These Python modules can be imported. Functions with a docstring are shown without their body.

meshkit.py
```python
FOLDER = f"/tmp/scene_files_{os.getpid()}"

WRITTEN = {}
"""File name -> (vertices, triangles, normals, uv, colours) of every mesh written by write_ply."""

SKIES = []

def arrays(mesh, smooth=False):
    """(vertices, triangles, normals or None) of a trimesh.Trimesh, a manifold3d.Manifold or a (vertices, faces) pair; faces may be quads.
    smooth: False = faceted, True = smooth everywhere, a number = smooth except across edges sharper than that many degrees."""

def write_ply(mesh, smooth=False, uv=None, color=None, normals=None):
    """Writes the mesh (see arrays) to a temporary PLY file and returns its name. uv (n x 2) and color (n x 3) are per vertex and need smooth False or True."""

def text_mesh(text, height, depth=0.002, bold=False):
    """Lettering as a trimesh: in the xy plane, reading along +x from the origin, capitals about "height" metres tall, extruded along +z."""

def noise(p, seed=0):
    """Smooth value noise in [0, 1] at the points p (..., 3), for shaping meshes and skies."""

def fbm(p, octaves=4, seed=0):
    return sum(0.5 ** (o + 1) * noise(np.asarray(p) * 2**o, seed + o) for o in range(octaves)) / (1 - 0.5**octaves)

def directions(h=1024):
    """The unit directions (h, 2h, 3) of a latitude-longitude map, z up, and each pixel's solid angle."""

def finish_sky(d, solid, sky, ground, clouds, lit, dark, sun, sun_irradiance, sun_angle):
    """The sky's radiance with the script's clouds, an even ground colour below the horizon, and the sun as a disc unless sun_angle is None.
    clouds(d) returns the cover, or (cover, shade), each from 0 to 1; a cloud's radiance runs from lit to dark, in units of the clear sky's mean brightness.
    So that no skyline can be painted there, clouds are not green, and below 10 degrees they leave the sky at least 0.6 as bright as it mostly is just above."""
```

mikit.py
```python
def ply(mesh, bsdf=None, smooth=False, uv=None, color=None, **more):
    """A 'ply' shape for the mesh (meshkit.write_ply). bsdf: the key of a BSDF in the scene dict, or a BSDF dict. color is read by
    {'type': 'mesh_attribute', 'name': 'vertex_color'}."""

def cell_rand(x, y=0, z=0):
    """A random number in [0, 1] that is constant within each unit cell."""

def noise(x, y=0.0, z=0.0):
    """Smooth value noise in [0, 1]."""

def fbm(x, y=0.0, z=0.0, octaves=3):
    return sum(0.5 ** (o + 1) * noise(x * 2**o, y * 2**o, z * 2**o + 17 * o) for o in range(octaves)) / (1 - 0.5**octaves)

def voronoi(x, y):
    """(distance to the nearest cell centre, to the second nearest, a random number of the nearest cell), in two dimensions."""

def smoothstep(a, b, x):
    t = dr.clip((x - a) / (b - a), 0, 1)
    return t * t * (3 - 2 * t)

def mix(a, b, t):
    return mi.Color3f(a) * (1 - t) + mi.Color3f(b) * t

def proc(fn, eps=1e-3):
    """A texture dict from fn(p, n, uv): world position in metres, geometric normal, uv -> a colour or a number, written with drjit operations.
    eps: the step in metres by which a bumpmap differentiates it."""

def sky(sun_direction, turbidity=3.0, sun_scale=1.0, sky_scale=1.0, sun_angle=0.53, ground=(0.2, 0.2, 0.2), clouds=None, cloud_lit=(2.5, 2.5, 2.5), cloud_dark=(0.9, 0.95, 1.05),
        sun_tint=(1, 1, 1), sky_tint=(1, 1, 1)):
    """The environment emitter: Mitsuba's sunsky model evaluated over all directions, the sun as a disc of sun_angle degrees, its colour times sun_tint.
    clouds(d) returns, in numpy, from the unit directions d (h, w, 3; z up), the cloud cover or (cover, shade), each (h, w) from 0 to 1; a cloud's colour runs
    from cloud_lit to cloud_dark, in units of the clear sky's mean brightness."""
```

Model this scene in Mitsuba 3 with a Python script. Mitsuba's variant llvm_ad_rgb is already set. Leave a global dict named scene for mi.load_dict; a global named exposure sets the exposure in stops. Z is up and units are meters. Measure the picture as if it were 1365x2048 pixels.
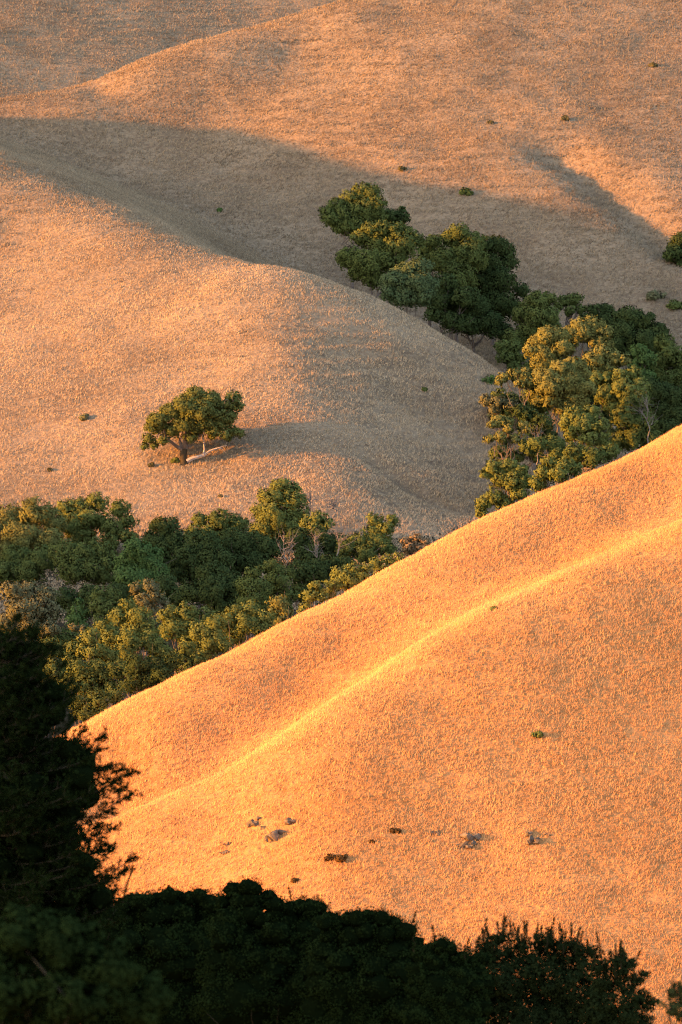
import math
import numpy as np
import trimesh
import drjit as dr
import mitsuba as mi
import mikit
import meshkit
from scipy.interpolate import RBFInterpolator, RegularGridInterpolator

T = mi.ScalarTransform4f
scene, labels = {}, {}

# ------------------------------------------------------------------ camera, sky, exposure
PITCH = math.radians(-5.0)
FPX = 12000.0                     # focal length in pixels of the 1365 x 2048 photograph
FWD = np.array([0, math.cos(PITCH), math.sin(PITCH)])
UP = np.array([0, -math.sin(PITCH), math.cos(PITCH)])
EYE = np.array([0.0, 0.0, 100.0])
scene['camera'] = {
    'type': 'thinlens', 'fov_axis': 'x', 'fov': 2 * math.degrees(math.atan(682.5 / FPX)),
    'aperture_radius': 0.026, 'focus_distance': 640.0, 'near_clip': 1.0, 'far_clip': 6000.0,
    'to_world': T().look_at(origin=EYE.tolist(), target=(EYE + FWD).tolist(), up=[0, 0, 1]),
}
SUN_AZ, SUN_EL = math.radians(14.0), math.radians(9.0)
SUN = np.array([-math.cos(SUN_EL) * math.cos(SUN_AZ), -math.cos(SUN_EL) * math.sin(SUN_AZ), math.sin(SUN_EL)])
scene['sky_light'] = mikit.sky(SUN.tolist(), turbidity=4, sun_scale=0.9, sky_scale=1.15, sun_tint=(1.0, 0.62, 0.23), sky_tint=(1.14, 1.02, 1.2), ground=(0.25, 0.18, 0.1))
exposure = 4.14


def at(u, v, Y):
    """The point of the world at distance Y that lies on the photograph's pixel (u, v)."""
    d = FPX * FWD + (np.asarray(u, float)[..., None] - 682.5) * np.array([1, 0, 0]) + (1024.0 - np.asarray(v, float)[..., None]) * UP
    return EYE + d * (np.asarray(Y, float) / d[..., 1])[..., None]


# ------------------------------------------------------------------ terrain
def surface(pix, world=(), lo=(-90, 0), hi=(90, 2000), smooth=0.0):
    pts = np.vstack([at(*np.array(pix, float).T), np.array(world, float).reshape(-1, 3)])
    f = RBFInterpolator(pts[:, :2] / 100, pts[:, 2], kernel='thin_plate_spline', smoothing=smooth)
    lo, hi = np.array(lo, float), np.array(hi, float)
    return lambda x, y: f(np.clip(np.stack([x, y], -1), lo, hi) / 100)


def behind(pix, drops):
    """Hidden points behind a crest: (metres further away, metres lower)."""
    p = at(*np.array(pix, float).T)
    return np.vstack([p + [0, dy, -dz] for dy, dz in drops])


near_crest = [(-150, 1600, 417), (100, 1492, 420), (200, 1440, 421), (400, 1338, 424.5), (600, 1236, 430), (800, 1133, 436), (945, 1052, 441), (1100, 984, 446), (1200, 938, 450), (1365, 856, 456), (1600, 725, 465)]
near_spur = [(-100, 1780, 402), (220, 1650, 405.5), (300, 1617, 405.8), (380, 1588, 406.2), (450, 1555, 406.8), (520, 1506, 408), (600, 1450, 410), (682, 1396, 412), (840, 1292, 416), (982, 1212, 420), (1165, 1130, 425), (1365, 1043, 431), (1600, 950, 438)]
near_swale = [(380, 1580, 411), (520, 1498, 415), (682, 1390, 419.5), (840, 1286, 423.5), (982, 1206, 427.5), (1165, 1122, 432.5)]
near_mid = [(330, 1480, 417), (490, 1400, 420.5), (682, 1290, 427), (840, 1200, 431), (1000, 1130, 434.5), (1165, 1050, 440), (1365, 960, 447)]
near_face = [(250, 1780, 399), (450, 1660, 402), (450, 1800, 395), (682, 1520, 405), (682, 1680, 397.5), (682, 1850, 389.5), (900, 1400, 410.5), (900, 1600, 401.5), (900, 1800, 392.5), (1100, 1300, 415), (1100, 1500, 406), (1100, 1700, 396.5),
             (1100, 1900, 387), (1340, 1200, 421), (1340, 1450, 409.5), (1340, 1700, 397), (1340, 1950, 385), (1600, 1300, 417), (1600, 1700, 398)]
near_hill = surface(near_crest + near_spur + near_swale + near_mid + near_face,
                    np.vstack([behind(near_crest, [(6, 0.9), (20, 8.5), (50, 25), (100, 50)]), behind(near_spur[1:-1], [(3.5, 0.18), (7.5, 0.78)]), [[-60, 400, 20], [-90, 400, 10], [60, 340, 20], [0, 340, 12], [-50, 340, 6], [90, 500, 50]]]),
                    lo=(-80, 340), hi=(80, 520), smooth=0.0006)

def plane_y(u, v, a, gx, gy):
    """Distance at which pixel (u, v) meets the plane through the pixel-and-distance a with slopes gx, gy."""
    p = at(*np.array(a, float))
    d = at(u, v, 1.0) - EYE
    return float((p[2] - EYE[2] - gx * p[0] - gy * p[1]) / (d[2] - gx * d[0] - gy))

AX = (600, 800, 765)
left_face = [(u, v, plane_y(u, v, AX, 0.15, 0.36)) for u, v in ((-150, 260), (0, 310), (200, 395), (370, 468), (-150, 600), (0, 500), (200, 600), (400, 560), (0, 760), (200, 800), (400, 740), (-150, 1000), (0, 1000), (200, 950), (370, 925), (400, 1010), (550, 980))]
right_face = [(u, v, plane_y(u, v, AX, -0.29, 0.36)) for u, v in ((540, 522), (620, 550), (700, 580), (780, 612), (860, 652), (700, 720), (800, 800), (850, 900), (700, 900), (930, 760), (940, 900), (940, 990))]
mid_edge = [(940, 695, plane_y(940, 695, AX, -0.29, 0.36) - 2), (1000, 745, plane_y(1000, 745, AX, -0.29, 0.36) - 4)]
left_face += [(u, v + 26, y - 10) for u, v, y in left_face[:4]]
mid_crest_right = [q for q in right_face if q[1] < 660] + mid_edge
mid_hill = surface(left_face + right_face + mid_edge + [(500, 560, 797), (600, 800, 765), (560, 700, 777), (740, 1040, plane_y(740, 1040, AX, -0.05, 0.36) + 2), (640, 1040, plane_y(640, 1040, AX, 0.02, 0.36))],
                   np.vstack([behind(mid_crest_right, [(8, 1.2), (25, 8)]), behind(left_face[:2], [(15, 0.1), (40, 0.45), (70, 0.9)]), behind(left_face[2:3], [(15, 0.35), (40, 1.0), (70, 2.0)]), behind(left_face[3:4], [(15, 0.6), (40, 2.4)])]), lo=(-90, 690), hi=(60, 950), smooth=0.012)

CX = (1100, 560, 900)
back_face = [(u, v, plane_y(u, v, CX, gx, 0.4)) for u, v, gx in ((0, 300, .14), (200, 330, .14), (400, 380, .14), (700, 460, .08), (900, 520, .05), (1100, 560, .05), (1365, 600, .02), (1365, 400, .02), (1365, 200, .0), (1365, 0, 0), (1365, -200, 0),
                                                         (1100, 400, .05), (1100, 200, .05), (1100, 0, .05), (1100, -200, .05), (800, 350, .08), (800, 150, .08), (800, 30, .08), (600, 250, .14), (600, 120, .14), (400, 230, .15), (200, 225, .15), (1600, 300, 0))]
back_crest = [(-150, 230, 973), (0, 196, 980), (170, 165, 987), (260, 128, 992), (350, 96, 996), (450, 68, 1000), (560, 36, 1005), (700, -2, 1007), (820, -40, 1014)]
back_hill = surface(back_face + back_crest + [(u, v + 17, y - 6.5) for u, v, y in back_crest], np.vstack([behind(back_crest, [(10, 0.8), (40, 10), (120, 40)]), [[60, 860, 42], [0, 850, 36], [-60, 860, 52], [90, 880, 40]]]), lo=(-120, 820), hi=(120, 1150), smooth=0.006)

DX = (0, 190, 1300)
far_hill = surface([(u, v, plane_y(u, v, DX, gx, 0.42)) for u, v, gx in ((-100, 250, -.16), (0, 190, -.16), (300, 120, -.16), (0, 0, -.16), (250, 0, -.16), (500, 20, -.16), (700, -60, -.12), (0, -250, -.16), (500, -250, -.16), (900, -250, -.16))],
                   lo=(-140, 1180), hi=(140, 1480))


def sig(t):
    return 1 / (1 + np.exp(-np.clip(t, -40, 40)))


def valley(x, y):
    z = 33.5 + 0.11 * (np.clip(y, 480, 900) - 735) - 0.02 * (np.clip(x, -150, 150) + 5)
    z = z - 3.0 * sig((-x - 18) / 6.0) * sig((y - 560) / 15.0) * sig((705 - y) / 8.0)
    return z + 0.004 * np.clip(np.abs(x + 10) - 45, 0, 80) ** 2 * 0.4


def fore_slope(x, y):
    return 97.5 - 0.21 * np.clip(y, -200, 420) + 2.0 * np.sin(x / 23.0) * np.clip(y / 150, 0, 1)


def west_ridges(x, y):
    """The hills west of the picture that the low sun stands behind."""
    crest = np.interp(y, [415, 440, 465, 495, 512, 545, 560, 575, 600, 640, 660, 680, 700, 740, 768, 800, 812, 831, 853, 865, 871, 890, 916, 931, 938, 945, 960, 1000, 1100, 1300],
                      [0, 45, 64, 65, 56, 54, 60, 70, 71, 69, 64, 59, 52, 61, 74, 92, 94, 97, 99.5, 103.5, 104.4, 104.3, 106, 107, 105.5, 102.5, 93, 80, 70, 60])
    a = crest * np.exp(-((x + 190) / 58.0) ** 2)
    c = 108.0 * np.exp(-((x + 85) / 38.0) ** 2) * sig((215 - y) / 28.0)
    return np.maximum(a, c)


def smax(a, b, k):
    h = np.clip(0.5 + 0.5 * (a - b) / k, 0, 1)
    return b + (a - b) * h + k * h * (1 - h)


def ground_layers(x, y):
    big = np.full_like(x, -1e3)
    n = np.where(y > 330, near_hill(x, y), big) - np.clip(345 - y, 0, 60) - 0.35 * np.clip(np.abs(x) - 80, 0, 300) - 0.4 * np.clip(y - 510, 0, 300)
    m = mid_hill(x, y) - 0.3 * np.clip(np.abs(x + 15) - 75, 0, 300) - 0.45 * np.clip(690 - y, 0, 300) - 0.3 * np.clip(y - 940, 0, 300)
    rav = at(np.array([1120., 1190, 1300, 1365]), np.array([285., 330, 420, 470]), np.array([945., 936, 920, 910.]))
    d = np.full_like(x, 1e9)
    for p, q in zip(rav[:-1], rav[1:]):
        e = (q - p)[:2]
        t = np.clip(((x - p[0]) * e[0] + (y - p[1]) * e[1]) / (e @ e), 0, 1)
        d = np.minimum(d, np.hypot(x - p[0] - t * e[0], y - p[1] - t * e[1]))
    rut = at(np.array([975., 950, 925, 885, 820, 740]), np.array([925., 955, 968, 985, 1004, 1014]), np.array([748., 745, 744, 745, 748, 754.]))
    e2 = np.full_like(x, 1e9)
    for p, q in zip(rut[:-1], rut[1:]):
        e = (q - p)[:2]
        t = np.clip(((x - p[0]) * e[0] + (y - p[1]) * e[1]) / (e @ e), 0, 1)
        e2 = np.minimum(e2, np.hypot(x - p[0] - t * e[0], y - p[1] - t * e[1]))
    m = m - 1.1 * np.exp(-(e2 / 1.5) ** 2)
    b = back_hill(x, y) - 0.2 * np.clip(np.abs(x) - 120, 0, 500) - 0.3 * np.clip(y - 1150, 0, 500) - 2.2 * np.exp(-(d / 4.5) ** 2) - 0.45 * np.clip(835 - y, 0, 400)
    f = far_hill(x, y)
    return n, m, b, f


def ground_all(x, y, relief=True):
    """Height and which hill it is: 0 near, 1 middle, 2 back, 3 far, 4 valley, 5 slope in front, 6 ridges to the west."""
    x, y = np.asarray(x, float), np.asarray(y, float)
    n, m, b, f = ground_layers(x, y)
    v, s, w = valley(x, y), fore_slope(x, y), west_ridges(x, y)
    which = np.argmax(np.stack([n, m, b, np.where(y > 1180, f, -1e3), v, s, w]), 0)
    z = smax(smax(m, b, 2.5), v, 2.0)
    z = smax(z, np.where(y > 1180, f, -1e3), 3.0)
    z = smax(smax(z, n, 1.2), s, 2.0)
    z = smax(z, w, 4.0)
    if relief:
        p = np.stack([x, y, 0 * x], -1)
        worn = np.clip(2.2 * meshkit.fbm(p / 26.0, 2, 41) - 0.75, 0, 1) * np.clip((y - 690) / 40, 0, 1)
        z = z + 0.13 * worn * np.sin(2 * np.pi * z / 1.5 + 5.0 * meshkit.noise(p / 14.0, 43))
        z = z + 1.1 * (meshkit.fbm(p / 17.0, 3, 5) - 0.5) * np.clip((y - 480) / 200, 0.42, 1) + 0.5 * (meshkit.fbm(p / 7.0, 2, 31) - 0.5) * np.clip((y - 480) / 200, 0.3, 1) + 0.34 * (meshkit.fbm(p / 3.1, 3, 9) - 0.5)
    return z, which


def axis(parts):
    out = []
    for a, b, s in parts:
        out.append(np.arange(a, b, s))
    return np.concatenate(out + [[parts[-1][1]]])


gx = axis([(-600, -140, 20), (-140, -66, 3), (-66, 66, 0.75), (66, 140, 4), (140, 600, 20)])
gy = axis([(-150, 60, 15), (60, 330, 8), (330, 376, 3), (376, 460, 0.6), (460, 690, 4), (690, 1030, 1.25), (1030, 1200, 5), (1200, 1400, 1.6), (1400, 2400, 40)])
X, Yg = np.meshgrid(gx, gy)
Z, W = ground_all(X.ravel(), Yg.ravel())
V = np.stack([X.ravel(), Yg.ravel(), Z], -1)
nx = len(gx)
i0 = (np.arange(len(gy) - 1)[:, None] * nx + np.arange(nx - 1)[None, :]).ravel()
F = np.vstack([np.stack([i0, i0 + 1, i0 + nx + 1], -1), np.stack([i0, i0 + nx + 1, i0 + nx], -1)])
face_hill = W[F[:, 0]]

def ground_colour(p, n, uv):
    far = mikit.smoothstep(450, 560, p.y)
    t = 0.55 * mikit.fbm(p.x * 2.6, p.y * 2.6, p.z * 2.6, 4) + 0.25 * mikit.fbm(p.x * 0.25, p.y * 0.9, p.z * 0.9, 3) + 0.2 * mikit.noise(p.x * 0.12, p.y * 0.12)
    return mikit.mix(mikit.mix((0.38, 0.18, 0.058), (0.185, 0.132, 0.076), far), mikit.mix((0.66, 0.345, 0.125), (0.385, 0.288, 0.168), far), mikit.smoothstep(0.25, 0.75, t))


def ground_relief(p, n, uv):
    return mikit.fbm(p.x * 3.2, p.y * 3.2, p.z * 3.2, 3)


_gy, _gx = np.gradient(Z.reshape(len(gy), len(gx)), gy, gx)
slope_x = RegularGridInterpolator((gy, gx), _gx)
slope_y = RegularGridInterpolator((gy, gx), _gy)
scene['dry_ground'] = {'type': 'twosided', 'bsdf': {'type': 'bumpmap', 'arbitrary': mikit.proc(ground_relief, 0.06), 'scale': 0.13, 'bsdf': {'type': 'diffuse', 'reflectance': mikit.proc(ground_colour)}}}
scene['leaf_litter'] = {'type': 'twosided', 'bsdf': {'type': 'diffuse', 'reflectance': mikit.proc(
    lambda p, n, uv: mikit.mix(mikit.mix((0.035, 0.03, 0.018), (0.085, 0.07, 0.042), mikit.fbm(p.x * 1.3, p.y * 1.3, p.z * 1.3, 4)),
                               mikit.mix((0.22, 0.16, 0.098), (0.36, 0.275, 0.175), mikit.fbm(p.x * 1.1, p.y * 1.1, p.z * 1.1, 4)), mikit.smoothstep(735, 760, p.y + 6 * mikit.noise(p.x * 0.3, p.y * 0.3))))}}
full_n = meshkit.arrays((V, F), True)[2]
for k, name in enumerate(('near_hill', 'middle_hill', 'back_hill', 'far_hill', 'valley_floor', 'front_slope', 'west_ridge')):
    f = F[face_hill == k]
    if not len(f):
        continue
    used, inv = np.unique(f, return_inverse=True)
    path = meshkit.write_ply((V[used], inv.reshape(-1, 3)), False, normals=full_n[used])
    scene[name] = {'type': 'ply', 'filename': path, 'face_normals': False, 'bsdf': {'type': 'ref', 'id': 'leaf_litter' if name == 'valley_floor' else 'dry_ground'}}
    labels[name] = {'kind': 'structure'}


# ------------------------------------------------------------------ what can be seen from the place of the camera
_yy = np.arange(340.0, 1460.0, 1.0)
_uu = np.arange(-140, 1520, 10.0)
_xy = (_uu[:, None] - 682.5) / FPX * _yy[None]
_g = ground_all(_xy.ravel(), np.broadcast_to(_yy, _xy.shape).ravel())[0].reshape(_xy.shape)
_top = np.maximum.accumulate((_g - EYE[2]) / _yy, axis=1)


def seen(x, y, z, slack=0.45):
    """Whether a point of the ground stands in view, or nearly so (no need to grow grass in the dead ground behind a hill)."""
    u = x / y * FPX + 682.5
    i = np.clip(((u + 140) / 10).astype(int), 0, len(_uu) - 1)
    j = np.clip((y - 342).astype(int), 0, len(_yy) - 1)
    return (z + slack - EYE[2]) / y > _top[i, j]


def hit(u, v, y0=385.0, y1=1450.0):
    """Where the ground stands that the photograph shows at pixel (u, v)."""
    Y = np.arange(y0, y1, 0.25)
    p = at(np.full_like(Y, u), np.full_like(Y, v), Y)
    h = ground_all(p[:, 0], p[:, 1])[0]
    i = int(np.argmax(h > p[:, 2]))
    return np.array([p[i, 0], Y[i], h[i]])


# grey rocks on the near hill: pixel, width, height; no grass grows on them
ROCKS = (
        (505, 1650, 24, 18, 'grey rock at the upper left of the left rock cluster'), (545, 1680, 30, 34, 'largest upright grey rock of the left rock cluster'), (561, 1672, 20, 18, 'grey rock touching the right of the largest left cluster rock'),
        (579, 1648, 24, 16, 'flat grey rock at the right end of the left rock cluster'), (528, 1660, 16, 14, 'small rock between the two big left cluster rocks'), (457, 1690, 16, 10, 'small low rock down left of the left rock cluster'),
        (450, 1712, 18, 10, 'lowest small rock down left of the left rock cluster'), (517, 1641, 14, 10, 'small topmost rock of the left rock cluster'),
        (879, 1674, 14, 16, 'small dark rock left of the middle rock cluster'), (864, 1672, 14, 12, 'tiny rock left of the small dark rock'), (938, 1680, 34, 24, 'largest grey rock of the middle rock cluster'),
        (954, 1674, 14, 16, 'pale rock at the right of the middle rock cluster'), (929, 1698, 26, 14, 'low slanting rock at the foot of the middle rock cluster'), (948, 1695, 12, 14, 'pale upright chip at the foot of the middle rock cluster'),
        (1060, 1690, 26, 18, 'dark blue grey rock of the right rock cluster'), (1057, 1673, 20, 12, 'flat upper rock of the right rock cluster'), (1078, 1682, 14, 10, 'small rock right of the dark blue grey rock'), (1099, 1672, 12, 8, 'rightmost tiny rock of the right rock cluster'))
BARE = []
for u, v, w, h, _ in ROCKS:
    p = hit(u, v)
    BARE.append((p[0], p[1] - 0.25, 0.32 * w * p[1] / FPX))

# ------------------------------------------------------------------ dry grass
scene['grass_leaf'] = {'type': 'twosided', 'bsdf': {'type': 'diffuse', 'reflectance': {'type': 'mesh_attribute', 'name': 'vertex_color'}}}


def facets(verts, color, normals, bsdf):
    """Loose triangles (blades, leaves) with a normal and a colour at every corner."""
    path = meshkit.write_ply((verts, np.arange(len(verts)).reshape(-1, 3)), False, color=color, normals=normals)
    return {'type': 'ply', 'filename': path, 'face_normals': False, 'bsdf': {'type': 'ref', 'id': bsdf}}


def grow_grass(name, label, y0, y1, per_m2, blades, length, width, light, dark, seed, hill, vary=0.9, floor=0.3, soft=0.6, upper=1.0):
    rng = np.random.default_rng(seed)
    half = 0.0595 * y1
    n = int(per_m2 * 2 * half * (y1 - y0))
    x, y = rng.uniform(-half, half, n), rng.uniform(y0, y1, n)
    ok = np.abs(x) < 0.0595 * y
    x, y = x[ok], y[ok]
    # a thinner, clumped stand: tufts gather where the noise is high
    p = np.stack([x, y, 0 * x], -1)
    ridge = np.stack([x * 0.22, y * 0.95, 0 * x], -1)
    clump = 0.40 * meshkit.noise(p * 1.15, seed) + 0.3 * meshkit.noise(p / 2.6, seed + 3) + 0.3 * meshkit.noise(ridge, seed + 5)
    ok = rng.uniform(0, 1, len(x)) < np.clip(2.4 * (clump - 0.12), floor, 1)
    x, y, clump = x[ok], y[ok], clump[ok]
    z = np.empty(len(x))
    w = np.empty(len(x), int)
    for a in range(0, len(x), 200000):
        z[a:a + 200000], w[a:a + 200000] = ground_all(x[a:a + 200000], y[a:a + 200000])
    t = (z - EYE[2]) / y
    v_ok = (t < math.tan(PITCH + 1024 / FPX) + 0.012) & (t > math.tan(PITCH - 1024 / FPX) - 0.012)
    ok = seen(x, y, z) & v_ok & np.isin(w, hill)
    for rx, ry, rr in BARE:
        ok &= np.hypot(x - rx, y - ry) > rr
    x, y, z, clump = x[ok], y[ok], z[ok], clump[ok]
    n = len(x)
    k = np.repeat(np.arange(n), blades)
    az = rng.uniform(0, 2 * np.pi, n * blades)
    lean = rng.uniform(0.15, 0.85, n * blades)
    size = (0.65 + 0.7 * clump)[k] * rng.uniform(0.6, 1.25, n * blades)
    L = length * size
    d = np.stack([np.cos(az) * lean + 0.38, np.sin(az) * lean + 0.1, np.ones_like(az)], -1)
    d /= np.linalg.norm(d, axis=1, keepdims=True)
    s = np.stack([-np.sin(az), np.cos(az), 0 * az], -1) * (width * rng.uniform(0.6, 1.3, n * blades))[:, None]
    r = 0.35 * length
    base = np.stack([x[k] + rng.normal(0, r, n * blades) * 0.6, y[k] + rng.normal(0, r, n * blades) * 0.6, z[k] - 0.06], -1)
    tip = base + d * L[:, None]
    verts = np.stack([base - s, base + s, tip], 1).reshape(-1, 3)
    tone = np.clip(0.5 + vary * (rng.uniform(0, 1, n)[k] - 0.5) + 0.5 * (rng.uniform(0, 1, n * blades) - 0.5) + 0.9 * (meshkit.fbm(base / 9.0, 3, seed + 7) - 0.5), 0, 1)
    col = np.array(dark) * (1 - tone[:, None]) + np.array(light) * tone[:, None]
    # the stand on the upper slopes is thinner and browner
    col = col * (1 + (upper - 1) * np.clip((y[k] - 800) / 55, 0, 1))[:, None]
    # a stand of grass shades with the lie of its slope: blade normals lean towards the ground's
    q = np.stack([y, x], -1)
    up = np.stack([-slope_x(q), -slope_y(q), np.ones(n)], -1)
    up /= np.linalg.norm(up, axis=1, keepdims=True)
    blade = np.cross(2 * s, tip - base)
    blade /= np.linalg.norm(blade, axis=1, keepdims=True)
    blade *= np.where((blade * np.array([0, -1.0, 0.1])).sum(1) < 0, -1, 1)[:, None]
    nr = soft * up[k] + (1 - soft) * blade
    nr /= np.linalg.norm(nr, axis=1, keepdims=True)
    scene[name] = facets(verts, np.repeat(col, 3, axis=0), np.repeat(nr, 3, axis=0), 'grass_leaf')
    labels[name] = {'label': label, 'category': 'grass', 'kind': 'stuff'}
    return n * blades


LIGHT, DARK = (0.59, 0.44, 0.245), (0.30, 0.213, 0.115)
GOLD, TAN = (0.86, 0.475, 0.172), (0.62, 0.295, 0.092)
count = 0
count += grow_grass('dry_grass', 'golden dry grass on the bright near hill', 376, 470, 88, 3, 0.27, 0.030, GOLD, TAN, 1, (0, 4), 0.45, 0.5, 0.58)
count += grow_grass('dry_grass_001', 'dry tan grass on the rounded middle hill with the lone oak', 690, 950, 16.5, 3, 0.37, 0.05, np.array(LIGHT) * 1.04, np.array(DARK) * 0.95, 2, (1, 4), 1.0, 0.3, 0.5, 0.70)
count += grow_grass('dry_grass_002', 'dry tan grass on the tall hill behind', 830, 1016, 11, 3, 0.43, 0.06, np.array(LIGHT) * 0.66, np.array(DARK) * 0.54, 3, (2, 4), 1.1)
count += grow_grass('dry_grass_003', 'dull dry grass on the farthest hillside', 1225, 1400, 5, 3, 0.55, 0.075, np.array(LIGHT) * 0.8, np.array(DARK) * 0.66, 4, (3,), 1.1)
print('grass triangles', count)


# ------------------------------------------------------------------ trees
scene['leaf_green'] = scene['grass_leaf']
scene['bark'] = {'type': 'twosided', 'bsdf': {'type': 'diffuse', 'reflectance': mikit.proc(
    lambda p, n, uv: mikit.mix((0.10, 0.075, 0.055), (0.30, 0.25, 0.20), mikit.fbm(p.x * 5.0, p.y * 5.0, p.z * 1.6, 3)))}}
scene['dark_bark'] = {'type': 'twosided', 'bsdf': {'type': 'diffuse', 'reflectance': mikit.proc(
    lambda p, n, uv: mikit.mix((0.03, 0.028, 0.016), (0.12, 0.10, 0.065), mikit.fbm(p.x * 5.0, p.y * 5.0, p.z * 1.6, 3)))}}
scene['pale_bark'] = {'type': 'twosided', 'bsdf': {'type': 'diffuse', 'reflectance': mikit.proc(
    lambda p, n, uv: mikit.mix((0.11, 0.09, 0.07), (0.27, 0.22, 0.17), mikit.fbm(p.x * 5.0, p.y * 5.0, p.z * 1.6, 3)))}}

# foliage: (dark leaf, light leaf)
OAK = ((0.042, 0.062, 0.018), (0.150, 0.182, 0.048))
GOLDEN = ((0.074, 0.080, 0.024), (0.245, 0.245, 0.068))
BAY = ((0.040, 0.078, 0.022), (0.130, 0.200, 0.055))
DUSTY = ((0.068, 0.074, 0.034), (0.210, 0.212, 0.098))
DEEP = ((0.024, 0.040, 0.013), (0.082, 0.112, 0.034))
OLIVE = ((0.056, 0.078, 0.020), (0.210, 0.240, 0.062))


def tube(points, radii, sides=6):
    """A tapered branch along the points."""
    P, R = np.array(points, float), np.array(radii, float)
    tg = np.gradient(P, axis=0)
    tg /= np.linalg.norm(tg, axis=1, keepdims=True) + 1e-9
    ref = np.where(np.abs(tg[:, 2:]) < 0.9, [[0, 0, 1.0]], [[1.0, 0, 0]])
    a = np.cross(tg, ref)
    a /= np.linalg.norm(a, axis=1, keepdims=True)
    b = np.cross(tg, a)
    th = np.arange(sides) * 2 * np.pi / sides
    v = P[:, None] + R[:, None, None] * (np.cos(th)[None, :, None] * a[:, None] + np.sin(th)[None, :, None] * b[:, None])
    n = len(P)
    i, j = np.meshgrid(np.arange(n - 1), np.arange(sides), indexing='ij')
    q = np.stack([i * sides + j, i * sides + (j + 1) % sides, (i + 1) * sides + (j + 1) % sides, (i + 1) * sides + j], -1).reshape(-1, 4)
    return trimesh.Trimesh(v.reshape(-1, 3), np.vstack([q[:, [0, 1, 2]], q[:, [0, 2, 3]]]), process=False)


def bent(a, b, rng, wobble, n=5):
    t = np.linspace(0, 1, n)[:, None]
    p = np.array(a) * (1 - t) + np.array(b) * t
    w = rng.normal(0, wobble, (n, 3)) * np.sin(np.pi * t)
    return p + w


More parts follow.
